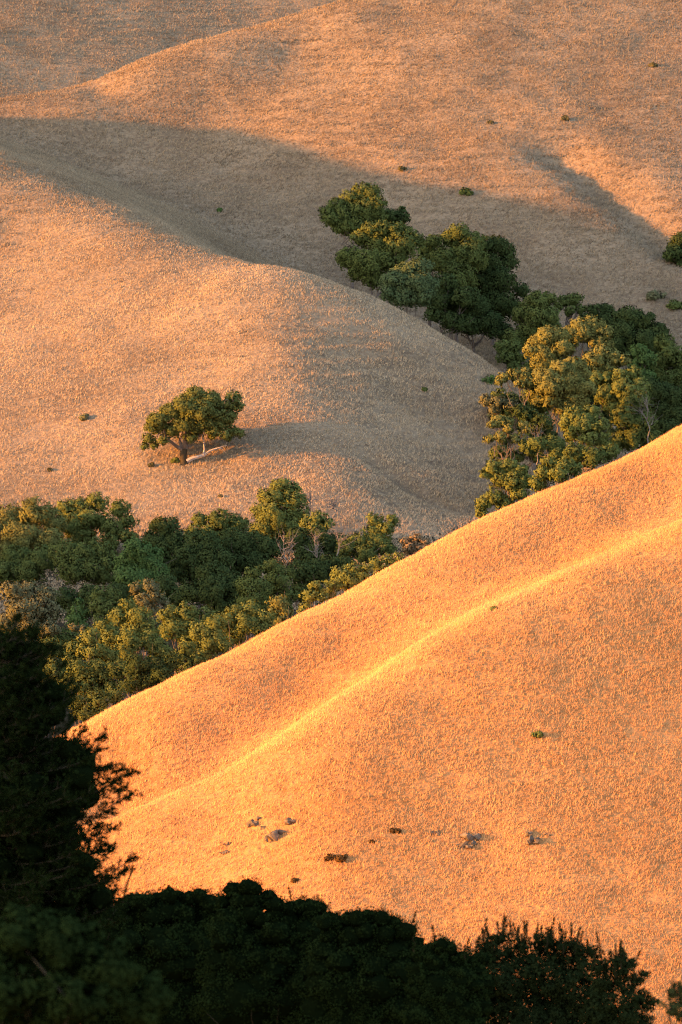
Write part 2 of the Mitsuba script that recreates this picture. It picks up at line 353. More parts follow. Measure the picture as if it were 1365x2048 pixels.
def leaf_cloud(centers, radii, leaf, tone, rng, cover=1.0, squash=0.85, gap=0.0, slim=1.0, core=False):
    """Leaves on many small clumps that sit on the lobes, with larger sprays inside: (vertices, colours)."""
    C, R = np.array(centers, float), np.array(radii, float)
    cc, rr, up, lob = [], [], [], []
    for k, (c, r) in enumerate(zip(C, R)):
        m = int(np.clip(21 * (r / 0.9), 16, 44))
        d = rng.normal(0, 1, (m, 3))
        d[:, 2] = np.where(d[:, 2] < -0.6, -d[:, 2] * 0.6, d[:, 2])
        d /= np.linalg.norm(d, axis=1, keepdims=True)
        cc.append(c + d * rng.uniform(0.62, 0.86, (m, 1)) * r * [1, 1, squash])
        rr.append(r * rng.uniform(0.22, 0.36, m))
        up.append(d)
        lob.append(np.full(m, k))
    cc, rr, up, lob = np.vstack(cc), np.concatenate(rr), np.vstack(up), np.concatenate(lob)
    if gap:
        ok = rng.uniform(0, 1, len(cc)) > gap
        cc, rr, up, lob = cc[ok], rr[ok], up[ok], lob[ok]
    d = np.linalg.norm((cc[:, None] - C[None]) / (R[None, :, None] * [1, 1, squash]), axis=2)
    d[np.arange(len(cc)), lob] = 9
    ok = d.min(1) > 0.5                      # clumps deep inside another lobe are dropped
    if ok.sum() > 5:
        cc, rr, up = cc[ok], rr[ok], up[ok]
    n = np.maximum(8, (cover * 1.7 * rr ** 2 / leaf ** 2 * np.pi * 0.5).astype(int))
    k = np.repeat(np.arange(len(cc)), n)
    d = rng.normal(0, 1, (len(k), 3)) + 0.8 * up[k] + [0, 0, 0.3]
    d /= np.linalg.norm(d, axis=1, keepdims=True)
    rad = rr[k] * (1 - 0.5 * rng.uniform(0, 1, len(k)) ** 2) * rng.choice([1, 1, 1.12, 1.38], len(k))
    pos = cc[k] + d * rad[:, None]
    size = leaf * rng.uniform(0.6, 1.4, len(k))
    tone_k = rng.uniform(0, 1, len(cc))[k]
    # the crown's inside
    n_in = np.maximum(14, (cover * 1.1 * (R / leaf) ** 2 * (1 - 0.6 * gap)).astype(int))
    n_in = np.minimum(n_in, 260)
    ki = np.repeat(np.arange(len(C)), n_in)
    di = rng.normal(0, 1, (len(ki), 3))
    di /= np.linalg.norm(di, axis=1, keepdims=True)
    pi_ = C[ki] + di * (0.72 * rng.uniform(0, 1, len(ki)) ** 0.5 * R[ki])[:, None] * [1, 1, squash]
    dome = np.vstack([d + 1.0 * up[k], di])
    dome /= np.linalg.norm(dome, axis=1, keepdims=True) + 1e-9
    pos, d = np.vstack([pos, pi_]), np.vstack([d, di])
    size = np.concatenate([size, leaf * rng.uniform(1.5, 2.6, len(ki))])
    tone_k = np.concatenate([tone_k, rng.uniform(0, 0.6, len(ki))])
    nrm = d + rng.normal(0, 0.33, d.shape)
    nrm /= np.linalg.norm(nrm, axis=1, keepdims=True)
    a = np.cross(nrm, rng.normal(0, 1, d.shape))
    a /= np.linalg.norm(a, axis=1, keepdims=True) + 1e-9
    b = np.cross(nrm, a) * slim
    s = size[:, None]
    v = np.stack([pos - a * s * 0.85, pos + a * s * 0.6 - b * s * 0.6, pos + a * s * 0.5 + b * s * 0.8], 1)
    t = np.clip(0.3 + 0.4 * tone_k + 0.3 * rng.uniform(-0.4, 0.8, len(pos)), 0, 1)[:, None]
    col = np.array(tone[0]) * (1 - t) + np.array(tone[1]) * t
    face = np.cross(v[:, 1] - v[:, 0], v[:, 2] - v[:, 0])
    face /= np.linalg.norm(face, axis=1, keepdims=True) + 1e-12
    face *= np.where((face * dome).sum(1) < 0, -1, 1)[:, None]
    nr = 0.62 * dome + 0.38 * face
    nr = np.repeat(nr / np.linalg.norm(nr, axis=1, keepdims=True), 3, axis=0)
    v, col = v.reshape(-1, 3), np.repeat(col, 3, axis=0)
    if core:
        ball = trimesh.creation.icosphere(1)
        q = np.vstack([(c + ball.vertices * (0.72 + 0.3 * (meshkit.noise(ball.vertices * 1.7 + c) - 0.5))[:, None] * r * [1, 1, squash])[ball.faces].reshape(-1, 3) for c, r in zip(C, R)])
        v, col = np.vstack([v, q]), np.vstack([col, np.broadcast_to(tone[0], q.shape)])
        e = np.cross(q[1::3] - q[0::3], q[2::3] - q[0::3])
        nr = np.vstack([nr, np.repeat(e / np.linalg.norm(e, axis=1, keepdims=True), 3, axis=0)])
    return v, col, nr


names_used = {}


def numbered(name):
    k = names_used.get(name, 0)
    names_used[name] = k + 1
    return name if k == 0 else f'{name}_{k:03d}'


def join(meshes):
    return trimesh.util.concatenate(meshes)


def tree(name, label, category, circles, Y, tone, foot=None, group=None, bark='bark', trunk=0.22, leaf=None, cover=1.0, depth=0.75, gap=0.0, seed=0, limbs=None, back=True, core=False):
    """A tree whose crown lobes are given where the photograph shows them, (u, v, radius) in its pixels, at distance Y.
    foot: the pixel column of the trunk's foot."""
    key = numbered(name)
    rng = np.random.default_rng(1000 + 17 * seed + sum(map(ord, key)))
    m = Y / FPX
    cs = np.array(circles, float)
    width = (cs[:, 0] + cs[:, 2]).max() - (cs[:, 0] - cs[:, 2]).min()
    half = 0.5 * width * m * depth
    cen = cs[:, 0].mean()
    cl, rl = [], []
    for u, v, r in cs:
        # lobes near the crown's outline stand at its middle depth, inner ones bulge forwards
        e = min(1.0, abs(u - cen) / (0.5 * width))
        off = (rng.uniform(-0.9, -0.1) if v > cs[:, 1].min() + 0.3 * np.ptp(cs[:, 1]) else rng.uniform(-0.3, 0.4)) * half * math.sqrt(max(0, 1 - e * e)) * 0.8
        cl.append(at(u, v, Y + off))
        rl.append(r * m)
        if back and r * m > 0.7:
            cl.append(at(u + rng.uniform(-6, 6), v + rng.uniform(0, 10), Y + 0.3 * half - 0.6 * off))
            rl.append(r * m * 0.85)
    cl, rl = np.array(cl), np.array(rl)
    leaf = leaf or 0.00021 * Y
    v, col, nr = leaf_cloud(cl, rl * (1.36 if name == 'gum_tree' else 1.26 if group in (DRAW, GULLY) else 1.14), leaf, tone, rng, cover * (1.7 if name == 'gum_tree' else 1.25 if group == GULLY else 0.92), gap=0.5 * gap, core=core)
    scene[key + '__crown'] = facets(v, col, nr, 'leaf_green')
    fu = foot if foot is not None else cen
    fx = (fu - 682.5) / FPX * Y
    fz = float(ground_all(np.array([fx]), np.array([Y * 1.0]))[0][0])
    base = np.array([fx, Y, fz - 0.25])
    mid = cl.mean(0)
    low = cl[:, 2].min() - 0.2
    fork = np.array([fx + 0.35 * (mid[0] - fx), Y + 0.2 * (mid[1] - Y), fz + 0.55 * max(low - fz, 0.6) + 0.2])
    scene[key + '__trunk'] = mikit.ply(tube(bent(base, fork, rng, 0.05, 5), np.linspace(1.5, 0.9, 5) * trunk, 7), bark, smooth=50)
    if bark == 'pale_bark':
        trunk = 0.55 * trunk
        limbs = limbs or 5
    br = []
    order = np.argsort(-rl)[: (limbs if limbs is not None else 7)]
    for i in order:
        tip = cl[i] + rng.normal(0, 0.15, 3) * rl[i]
        br.append(tube(bent(fork, tip, rng, 0.10 * np.linalg.norm(tip - fork), 6), np.linspace(0.62, 0.12, 6) * trunk, 5))
        for q in range(2):
            e = cl[i] + rng.normal(0, 0.6, 3) * rl[i]
            br.append(tube(bent(0.35 * fork + 0.65 * tip, e, rng, 0.15 * rl[i], 4), np.linspace(0.28, 0.06, 4) * trunk, 4))
    scene[key + '__limb'] = mikit.ply(join(br), bark, smooth=50)
    labels[key] = {'label': label, 'category': category}
    if group:
        labels[key]['group'] = group
    TREE_LOG.append((key, round(Y), round(float(cl[:, 2].max() + rl.max() * .6 - fz), 1), round(float(low - fz), 1), len(v) // 3))
    return key


TREE_LOG = []
VALLEY = 'trees in the valley on the left'
GULLY = 'trees along the gully on the right'
DRAW = 'trees in the shaded draw above the middle hill'
tree('oak_tree', 'broad rusty gold oak at the left edge below the middle hill, topmost tree there', 'tree', [(15, 1045, 35), (70, 1030, 32), (105, 1045, 28), (45, 1080, 38), (95, 1085, 30), (-30, 1070, 35), (10, 1105, 30)], 715, GOLDEN, 40, VALLEY, gap=0.15, seed=1)
tree('oak_tree', 'gold topped oak with a ragged crown between the rusty oak and the grey limbed oak', 'tree', [(135, 1018, 21), (165, 1018, 22), (195, 1005, 21), (180, 1040, 26), (145, 1052, 30), (208, 1045, 20), (165, 1075, 28)], 722, OLIVE, 165, VALLEY, gap=0.12, seed=2)
tree('oak_tree', 'dark oak with bare grey limbs showing, left of the pale grass gap', 'tree', [(242, 1022, 22), (258, 1045, 18), (230, 1058, 24), (254, 1075, 20), (222, 1085, 22)], 718, OAK, 212, VALLEY, bark='pale_bark', trunk=0.3, gap=0.3, seed=3)
tree('bay_tree', 'fresh green dome shaped tree in front of the dark valley oaks', 'tree', [(275, 1102, 26), (292, 1120, 32), (258, 1130, 28), (305, 1150, 30), (262, 1165, 36), (310, 1180, 36), (345, 1200, 24), (350, 1225, 22), (280, 1195, 34)], 662, BAY, 285, VALLEY, seed=4)
tree('bay_tree', 'dark green dome shaped tree just right of the pale grass gap', 'tree', [(330, 1060, 28), (313, 1085, 26), (350, 1085, 28), (330, 1112, 36), (360, 1115, 25)], 694, DEEP, 330, VALLEY, seed=5)
tree('oak_tree', 'dark oak with a brown lit top left of the tall two toned tree', 'tree', [(402, 1042, 18), (440, 1043, 26), (473, 1050, 22), (430, 1072, 32), (465, 1085, 26), (395, 1070, 22)], 702, OAK, 430, VALLEY, seed=6)
tree('tall_tree', 'tall tapering tree, gold on its left half and dark green on its right', 'tree', [(561, 972, 20), (578, 985, 22), (545, 998, 26), (527, 1028, 24), (590, 1005, 24), (596, 1030, 22), (555, 1035, 34), (530, 1058, 26), (575, 1060, 28), (545, 1080, 28)], 722, OLIVE, 560, VALLEY, seed=7)
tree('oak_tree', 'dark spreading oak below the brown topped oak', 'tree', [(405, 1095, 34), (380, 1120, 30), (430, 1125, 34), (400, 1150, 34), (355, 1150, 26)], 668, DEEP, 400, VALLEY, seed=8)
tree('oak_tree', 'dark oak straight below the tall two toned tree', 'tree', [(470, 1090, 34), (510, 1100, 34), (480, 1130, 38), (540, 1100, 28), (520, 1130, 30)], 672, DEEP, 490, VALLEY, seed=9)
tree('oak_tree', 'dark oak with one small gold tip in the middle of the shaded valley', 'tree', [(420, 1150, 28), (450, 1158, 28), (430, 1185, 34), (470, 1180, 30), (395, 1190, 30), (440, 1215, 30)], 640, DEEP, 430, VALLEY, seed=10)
tree('small_tree', 'small gold lit tree right of the foot of the tall two toned tree', 'tree', [(612, 1045, 17), (638, 1040, 19), (655, 1050, 14), (630, 1060, 18)], 712, OLIVE, 635, VALLEY, trunk=0.14, gap=0.15, seed=11)
tree('oak_tree', 'dark tree behind the bare grey trunks right of the valley centre', 'tree', [(600, 1085, 28), (640, 1090, 32), (680, 1092, 28), (620, 1120, 30), (660, 1125, 30)], 700, DEEP, 640, VALLEY, seed=12)
tree('slender_tree', 'slender upright gold topped tree at the right end of the valley trees', 'tree', [(750, 1042, 18), (760, 1064, 20), (785, 1038, 12), (775, 1058, 17), (742, 1062, 14), (765, 1085, 18)], 712, OLIVE, 765, VALLEY, trunk=0.15, gap=0.2, seed=13)
tree('small_tree', 'dull grey green tree below the slender gold topped tree', 'tree', [(720, 1085, 24), (752, 1092, 26), (692, 1100, 22), (735, 1112, 24), (775, 1100, 16)], 698, OAK, 735, VALLEY, gap=0.15, seed=14)
tree('bay_tree', 'left one of the twin leafy green trees above the near ridge', 'tree', [(510, 1148, 18), (500, 1175, 26), (522, 1180, 24), (505, 1205, 30), (490, 1220, 24)], 622, OAK, 507, VALLEY, seed=15)
tree('bay_tree', 'right and taller one of the twin leafy green trees above the near ridge', 'tree', [(545, 1138, 20), (558, 1165, 26), (540, 1185, 28), (575, 1192, 20), (555, 1215, 28)], 628, OAK, 555, VALLEY, seed=16)
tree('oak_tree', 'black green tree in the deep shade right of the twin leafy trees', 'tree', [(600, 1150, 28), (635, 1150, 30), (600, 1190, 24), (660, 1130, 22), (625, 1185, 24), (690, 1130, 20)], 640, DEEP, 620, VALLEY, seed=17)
tree('leaning_bush', 'narrow gold green bush at the left end of the bushes peeking over the near ridge', 'bush', [(633, 1172, 15), (620, 1193, 18), (642, 1195, 16), (610, 1214, 14), (605, 1228, 12)], 520, OLIVE, 620, 'gold green bushes peeking over the near ridge', trunk=0.1, seed=18)
tree('leaning_bush', 'widest gold green bush of those peeking over the near ridge', 'bush', [(685, 1152, 22), (708, 1140, 18), (670, 1172, 18), (700, 1165, 24), (733, 1138, 15), (660, 1190, 16), (725, 1155, 18)], 522, OLIVE, 690, 'gold green bushes peeking over the near ridge', trunk=0.12, seed=19)
tree('leaning_bush', 'low gold green bush at the right end of the bushes peeking over the near ridge', 'bush', [(752, 1127, 16), (776, 1121, 14), (798, 1117, 12), (765, 1138, 16), (790, 1128, 12)], 526, OLIVE, 775, 'gold green bushes peeking over the near ridge', trunk=0.1, seed=20)
tree('oak_tree', 'brown green spreading oak beside the small gold crowned tree above the near ridge', 'tree', [(468, 1230, 20), (500, 1224, 22), (450, 1250, 26), (490, 1252, 28), (530, 1240, 22), (520, 1262, 24), (470, 1272, 24)], 560, OLIVE, 490, VALLEY, gap=0.1, seed=21)
tree('small_tree', 'small gold crowned tree right of the brown green oak above the near ridge', 'tree', [(558, 1208, 20), (550, 1228, 18), (573, 1228, 14), (560, 1246, 18)], 565, GOLDEN, 560, VALLEY, trunk=0.15, seed=22)
tree('oak_tree', 'lit olive oak with the highest crown of the slope of olive oaks', 'tree', [(335, 1234, 22), (370, 1230, 24), (405, 1240, 26), (350, 1260, 28), (385, 1265, 28)], 575, OLIVE, 370, VALLEY, seed=23)
tree('oak_tree', 'brown lit oak with a pale twiggy left side, right of the highest olive oak', 'tree', [(405, 1268, 24), (430, 1252, 22), (425, 1285, 28), (385, 1290, 24), (445, 1290, 20), (410, 1310, 22)], 552, OLIVE, 395, VALLEY, bark='pale_bark', seed=24)
tree('oak_tree', 'small round brown green oak touching the near ridge', 'tree', [(372, 1303, 20), (360, 1322, 22), (390, 1322, 20), (375, 1340, 20)], 535, OAK, 372, VALLEY, seed=25)
tree('oak_tree', 'gold green oak with a pointed top on the slope of olive oaks', 'tree', [(255, 1212, 16), (240, 1238, 22), (280, 1238, 24), (305, 1262, 24), (270, 1265, 26)], 588, OLIVE, 262, VALLEY, seed=26)
tree('oak_tree', 'gold green oak in the middle of the slope of olive oaks', 'tree', [(210, 1260, 22), (225, 1285, 26), (262, 1285, 26), (300, 1290, 26), (320, 1310, 24), (250, 1310, 26)], 570, OLIVE, 250, VALLEY, seed=27)
tree('oak_tree', 'gold green oak at the low left end of the slope of olive oaks', 'tree', [(180, 1278, 22), (150, 1302, 22), (185, 1305, 26), (215, 1315, 24), (140, 1325, 20)], 560, OLIVE, 180, VALLEY, seed=28)
tree('oak_tree', 'dark oak with brown tips beside the dark conifer, upper of two', 'tree', [(158, 1345, 26), (195, 1345, 28), (235, 1345, 28), (170, 1375, 26), (215, 1375, 26), (140, 1370, 22)], 540, OAK, 190, VALLEY, gap=0.1, seed=29)
tree('oak_tree', 'black green oak in the shade under the small round brown green oak', 'tree', [(275, 1335, 26), (310, 1335, 26), (340, 1330, 22), (290, 1365, 26), (325, 1355, 24), (260, 1370, 24)], 528, DEEP, 300, VALLEY, seed=30)
tree('oak_tree', 'dark oak with dull brown tips beside the dark conifer, lower of two', 'tree', [(155, 1408, 22), (195, 1405, 24), (230, 1392, 22), (170, 1430, 22), (205, 1425, 20)], 510, OAK, 190, VALLEY, gap=0.1, seed=31)
tree('oak_tree', 'pale dusty twiggy oak at the left edge above the dark conifer', 'tree', [(22, 1185, 24), (58, 1188, 26), (95, 1190, 22), (40, 1222, 30), (80, 1222, 30), (112, 1228, 18), (60, 1256, 26), (15, 1250, 24), (100, 1258, 20)], 594, DUSTY, 60, VALLEY, bark='pale_bark', gap=0.25, seed=32)
tree('cone_tree', 'small cone shaped green tree right of the pale dusty oak', 'tree', [(157, 1204, 9), (157, 1222, 15), (154, 1246, 21), (162, 1270, 24), (150, 1285, 20)], 612, BAY, 157, VALLEY, trunk=0.12, seed=33)
tree('oak_tree', 'dark oak with a faint gold cap right of the cone shaped tree', 'tree', [(203, 1190, 20), (226, 1194, 18), (200, 1218, 24), (228, 1222, 24), (212, 1245, 24)], 618, OAK, 212, VALLEY, seed=34)
tree('small_tree', 'dusty gold twiggy tree at the foot of the fresh green dome tree', 'tree', [(273, 1176, 14), (300, 1174, 17), (312, 1194, 17), (288, 1204, 19), (325, 1206, 13), (300, 1222, 18)], 606, DUSTY, 295, VALLEY, bark='pale_bark', trunk=0.14, gap=0.2, seed=35)
tree('oak_tree', 'shaded oak with grey twigs below the rusty gold oak', 'tree', [(35, 1125, 32), (80, 1125, 32), (60, 1150, 30), (10, 1150, 28)], 684, OAK, 55, VALLEY, bark='pale_bark', gap=0.15, seed=36)
tree('oak_tree', 'shaded oak with ashen twigs left of the fresh green dome tree', 'tree', [(130, 1110, 32), (175, 1112, 32), (205, 1105, 24), (150, 1145, 32), (195, 1148, 32), (220, 1130, 22)], 680, OAK, 170, VALLEY, bark='pale_bark', gap=0.15, seed=37)
tree('small_tree', 'rust brown twiggy tree right of the dark conifer', 'tree', [(60, 1282, 17), (55, 1300, 20), (80, 1305, 18), (100, 1330, 22), (65, 1335, 24), (40, 1340, 20)], 585, DUSTY, 70, VALLEY, gap=0.15, seed=38)
tree('oak_tree', 'shaded oak half hidden by the top of the dark conifer', 'tree', [(100, 1300, 25), (30, 1310, 30), (110, 1350, 30), (60, 1370, 36), (110, 1395, 28), (10, 1370, 30)], 560, OAK, 70, VALLEY, seed=39)
tree('small_tree', 'low rust brown tree at the foot of the cone shaped tree', 'tree', [(150, 1256, 12), (165, 1262, 12), (150, 1275, 14), (125, 1290, 16)], 600, DUSTY, 150, VALLEY, trunk=0.1, gap=0.2, seed=40)

tree('oak_tree', 'gold capped oak at the upper left end of the shaded draw', 'tree', [(725, 384, 17), (745, 388, 18), (702, 404, 20), (755, 408, 16), (672, 412, 16), (655, 425, 14), (690, 432, 26), (728, 424, 26), (662, 440, 16), (748, 436, 22), (705, 452, 22), (680, 455, 16)], 888, OAK, 705, DRAW, seed=41)
tree('cone_tree', 'small dark pointed tree behind the gold capped oaks of the draw', 'tree', [(803, 420, 8), (805, 436, 14), (785, 438, 17), (775, 428, 12), (795, 450, 16)], 895, DEEP, 800, DRAW, trunk=0.14, seed=42)
tree('oak_tree', 'large oak with the widest gold cap, in the middle of the draw', 'tree', [(742, 465, 20), (765, 462, 18), (790, 461, 18), (815, 470, 16), (722, 478, 18), (830, 480, 16), (755, 488, 28), (705, 518, 24), (692, 512, 14), (800, 498, 30), (740, 528, 28), (780, 528, 28), (718, 545, 18), (745, 560, 20)], 855, OAK, 745, DRAW, seed=43)
tree('oak_tree', 'smooth green domed oak with a visible trunk on the edge of the middle hill', 'tree', [(812, 548, 22), (835, 540, 20), (853, 536, 14), (790, 568, 24), (828, 572, 30), (852, 572, 22), (780, 588, 16), (810, 598, 24), (848, 598, 20)], 832, ((0.045, 0.074, 0.030), (0.140, 0.185, 0.070)), 820, DRAW, bark='pale_bark', seed=44)
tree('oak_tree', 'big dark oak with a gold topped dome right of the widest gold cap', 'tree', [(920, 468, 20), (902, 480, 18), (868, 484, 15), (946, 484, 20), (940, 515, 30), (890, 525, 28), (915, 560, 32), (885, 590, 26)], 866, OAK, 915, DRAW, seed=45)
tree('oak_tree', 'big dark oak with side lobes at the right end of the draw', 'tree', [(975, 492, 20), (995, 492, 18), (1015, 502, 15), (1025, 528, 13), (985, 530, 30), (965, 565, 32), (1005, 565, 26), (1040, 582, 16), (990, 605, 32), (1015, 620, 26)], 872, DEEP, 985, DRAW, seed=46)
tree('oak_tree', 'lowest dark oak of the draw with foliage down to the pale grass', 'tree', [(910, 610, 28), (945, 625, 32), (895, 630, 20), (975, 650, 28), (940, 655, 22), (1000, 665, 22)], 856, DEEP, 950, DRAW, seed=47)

tree('oak_tree', 'small dark oak filling the notch between the widest gold cap and the gold topped dome', 'tree', [(853, 500, 15), (866, 525, 18), (850, 520, 16), (872, 505, 14)], 869, OAK, 860, DRAW, seed=79)
tree('oak_tree', 'black green oak behind the trunk of the smooth green domed oak', 'tree', [(878, 600, 22), (872, 632, 18), (905, 645, 20), (930, 600, 24), (925, 650, 20), (890, 570, 22)], 852, DEEP, 890, DRAW, seed=80)
tree('bay_tree', 'mid green rounded tree at the upper end of the gully', 'tree', [(1075, 608, 22), (1098, 600, 15), (1050, 628, 20), (1085, 636, 26), (1060, 662, 20), (1030, 678, 20), (1100, 655, 20)], 852, OAK, 1070, GULLY, seed=48)
tree('small_tree', 'thin open tree with two dark stems beside the mid green rounded tree', 'tree', [(1130, 604, 13), (1150, 602, 15), (1160, 618, 10), (1118, 614, 9), (1142, 622, 11)], 868, OAK, 1135, GULLY, trunk=0.25, gap=0.15, seed=49)
tree('oak_tree', 'dark green tree at the head of the dark slope trees right of the gold trees', 'tree', [(1190, 624, 16), (1213, 622, 14), (1238, 638, 16), (1210, 645, 20), (1175, 640, 14)], 862, DEEP, 1210, GULLY, seed=50)
tree('oak_tree', 'large dark rounded oak above and right of the gold trees', 'tree', [(1260, 638, 22), (1290, 643, 20), (1314, 668, 20), (1250, 668, 26), (1290, 688, 28), (1320, 706, 22), (1235, 690, 20), (1265, 710, 24)], 846, DEEP, 1275, GULLY, seed=51)
tree('bay_tree', 'green tree with pale twigs at the right edge of the gully', 'tree', [(1330, 688, 18), (1345, 716, 26), (1310, 738, 22), (1362, 755, 22), (1335, 765, 26)], 832, OAK, 1335, GULLY, bark='pale_bark', gap=0.15, seed=52)
tree('bay_tree', 'bright green tree between the gold trees and the pale twigged tree', 'tree', [(1280, 702, 15), (1292, 722, 18), (1275, 740, 16), (1290, 755, 20)], 826, BAY, 1285, GULLY, trunk=0.15, seed=53)
tree('oak_tree', 'dark shaded oak at the right edge above the near ridge', 'tree', [(1310, 785, 26), (1340, 800, 30), (1355, 835, 28), (1310, 825, 30), (1380, 790, 26), (1335, 860, 24)], 800, DEEP, 1330, GULLY, seed=54)
tree('oak_tree', 'dark twiggy oak in the shade right of the rounded gold green tree', 'tree', [(1270, 810, 26), (1250, 840, 24), (1285, 850, 26), (1265, 880, 26), (1235, 880, 20), (1300, 875, 20)], 778, OAK, 1265, GULLY, bark='pale_bark', gap=0.15, seed=55)
tree('gum_tree', 'golden billowy tree at the upper left of the gold cluster', 'tree', [(1100, 674, 19), (1080, 688, 19), (1120, 674, 17), (1066, 703, 14), (1090, 713, 20), (1110, 728, 16), (1125, 698, 18), (1085, 730, 16)], 787, GOLDEN, 1098, GULLY, bark='pale_bark', trunk=0.26, seed=56)
tree('gum_tree', 'golden umbrella shaped tree with pale forked stems at the top of the gold cluster', 'tree', [(1160, 655, 17), (1185, 653, 18), (1208, 668, 16), (1145, 668, 17), (1170, 672, 18), (1198, 688, 15), (1215, 690, 10), (1140, 690, 12)], 793, GOLDEN, 1166, GULLY, bark='pale_bark', trunk=0.28, gap=0.08, seed=57)
tree('gum_tree', 'golden tree right of centre in the gold cluster', 'tree', [(1203, 710, 17), (1186, 725, 18), (1228, 718, 15), (1248, 722, 12), (1213, 735, 16), (1190, 748, 15)], 786, GOLDEN, 1200, GULLY, bark='pale_bark', trunk=0.2, seed=58)
tree('gum_tree', 'large golden tree with a glowing base in the middle of the gold cluster', 'tree', [(1150, 733, 17), (1125, 744, 20), (1092, 760, 22), (1074, 784, 16), (1108, 780, 25), (1140, 768, 22), (1165, 750, 18), (1100, 803, 16), (1148, 798, 22), (1172, 780, 17), (1078, 802, 13), (1130, 820, 16)], 770, GOLDEN, 1112, GULLY, bark='pale_bark', trunk=0.3, seed=59)
tree('gum_tree', 'brownish thin tree with long bare stems at the right of the gold cluster', 'tree', [(1192, 762, 15), (1212, 756, 12), (1240, 754, 14), (1268, 750, 14), (1250, 785, 22), (1212, 790, 18), (1280, 780, 18), (1235, 815, 20)], 782, OLIVE, 1215, GULLY, bark='pale_bark', trunk=0.24, gap=0.3, seed=60)
tree('slender_tree', 'thin gold tree on a single bare stem left of the gold cluster', 'tree', [(1010, 754, 12), (1030, 749, 12), (1055, 748, 13), (1040, 768, 11), (1000, 765, 9), (1060, 765, 11)], 768, GOLDEN, 1052, GULLY, bark='pale_bark', trunk=0.2, gap=0.2, seed=61)
tree('bay_tree', 'rounded gold green tree below the gold cluster', 'tree', [(1150, 830, 16), (1183, 830, 18), (1136, 846, 18), (1165, 853, 22), (1198, 853, 18), (1203, 878, 18), (1180, 880, 18), (1145, 870, 16), (1214, 890, 12)], 750, OLIVE, 1175, GULLY, seed=62)
tree('gum_tree', 'sparse tree with bright bare limbs leaning left at the foot of the middle hill', 'tree', [(998, 842, 12), (1014, 845, 12), (1020, 860, 10), (984, 850, 9), (1045, 853, 11), (1055, 862, 7), (978, 880, 10), (1000, 876, 11), (1030, 880, 11)], 745, GOLDEN, 1024, GULLY, bark='pale_bark', trunk=0.3, gap=0.3, limbs=9, seed=63)
tree('oak_tree', 'lowest gold green oak of the gully with a stepped left side', 'tree', [(985, 938, 16), (1018, 935, 17), (1040, 944, 16), (968, 950, 10), (1000, 958, 20), (1030, 968, 20), (970, 1008, 16), (990, 998, 18), (1010, 1008, 17), (1052, 960, 14), (965, 1025, 12), (1040, 990, 16)], 722, OLIVE, 1005, GULLY, seed=64)
tree('oak_tree', 'gold green bush like oak on the near ridge right of the lowest gully oak', 'tree', [(1100, 925, 14), (1130, 930, 16), (1090, 948, 18), (1120, 950, 18), (1150, 938, 14), (1075, 968, 16)], 714, OLIVE, 1110, GULLY, seed=65)
tree('oak_tree', 'dark green low tree under the rounded gold green tree', 'tree', [(1078, 890, 18), (1108, 893, 20), (1150, 910, 20), (1185, 915, 22), (1220, 905, 18), (1120, 915, 18)], 738, OAK, 1140, GULLY, seed=66)
tree('oak_tree', 'shaded tree behind the sparse bare limbed tree', 'tree', [(1060, 835, 18), (1085, 850, 20), (1060, 865, 18), (1095, 870, 16), (1040, 825, 14)], 765, DEEP, 1070, GULLY, gap=0.1, seed=67)
tree('bush', 'shaded green bush on the gully rim above the thin gold tree', 'bush', [(1005, 695, 14), (1025, 698, 16), (1012, 715, 16), (1040, 715, 14), (1030, 735, 14)], 822, OAK, 1020, GULLY, trunk=0.1, seed=68)
tree('scrub', 'tan dry scrub between the slender gold topped tree and the near ridge', 'scrub', [(812, 1085, 14), (832, 1076, 12), (850, 1086, 12), (822, 1095, 14), (842, 1098, 12)], 706, ((0.15, 0.11, 0.055), (0.36, 0.27, 0.14)), 830, None, trunk=0.06, gap=0.1, seed=76)
tree('oak_tree', 'dark green shrubby oak at the feet of the sparse bare limbed tree', 'tree', [(998, 906, 16), (1030, 915, 16), (1062, 900, 18), (1008, 882, 13), (1045, 885, 14), (1075, 915, 14)], 752, OAK, 1030, GULLY, seed=77)
tree('oak_tree', 'dark green shrubby oak at the foot of the thin gold tree', 'tree', [(1000, 792, 14), (1022, 800, 14), (1060, 798, 18), (1085, 815, 16), (1050, 822, 16), (1015, 825, 14)], 776, OAK, 1050, GULLY, seed=78)
tree('bush', 'small bright green bush where the path meets the gully', 'bush', [(974, 762, 9), (985, 758, 9), (980, 770, 9)], 786, BAY, 980, GULLY, trunk=0.06, seed=69)
tree('bush', 'dusty grey green bush low along the gully edge below the bright green bush', 'bush', [(975, 800, 13), (998, 808, 15), (1025, 815, 15), (985, 820, 12)], 774, DUSTY, 1000, GULLY, trunk=0.08, gap=0.1, seed=70)
tree('oak_tree', 'dark shaded oak directly behind the golden trees of the gully', 'tree', [(1180, 795, 28), (1225, 830, 28), (1135, 845, 26), (1255, 765, 26), (1215, 770, 26), (1175, 840, 26)], 815, DEEP, 1190, GULLY, seed=72)
tree('oak_tree', 'dark green oak filling the gully left of the golden trees', 'tree', [(1050, 765, 20), (1040, 800, 20), (1072, 738, 20), (1065, 790, 22), (1045, 830, 18)], 806, OAK, 1055, GULLY, seed=73)
tree('oak_tree', 'shaded oak in the left of the valley below the pale dusty oak', 'tree', [(20, 1280, 28), (130, 1285, 26), (90, 1275, 24), (150, 1310, 24), (50, 1300, 28), (110, 1310, 28)], 598, OAK, 90, VALLEY, seed=74)
tree('oak_tree', 'shaded oak behind the cone shaped tree and the dusty gold tree', 'tree', [(130, 1200, 26), (180, 1195, 24), (240, 1190, 24), (160, 1225, 26), (255, 1225, 24), (330, 1175, 26), (360, 1200, 24)], 645, DEEP, 220, VALLEY, seed=75)
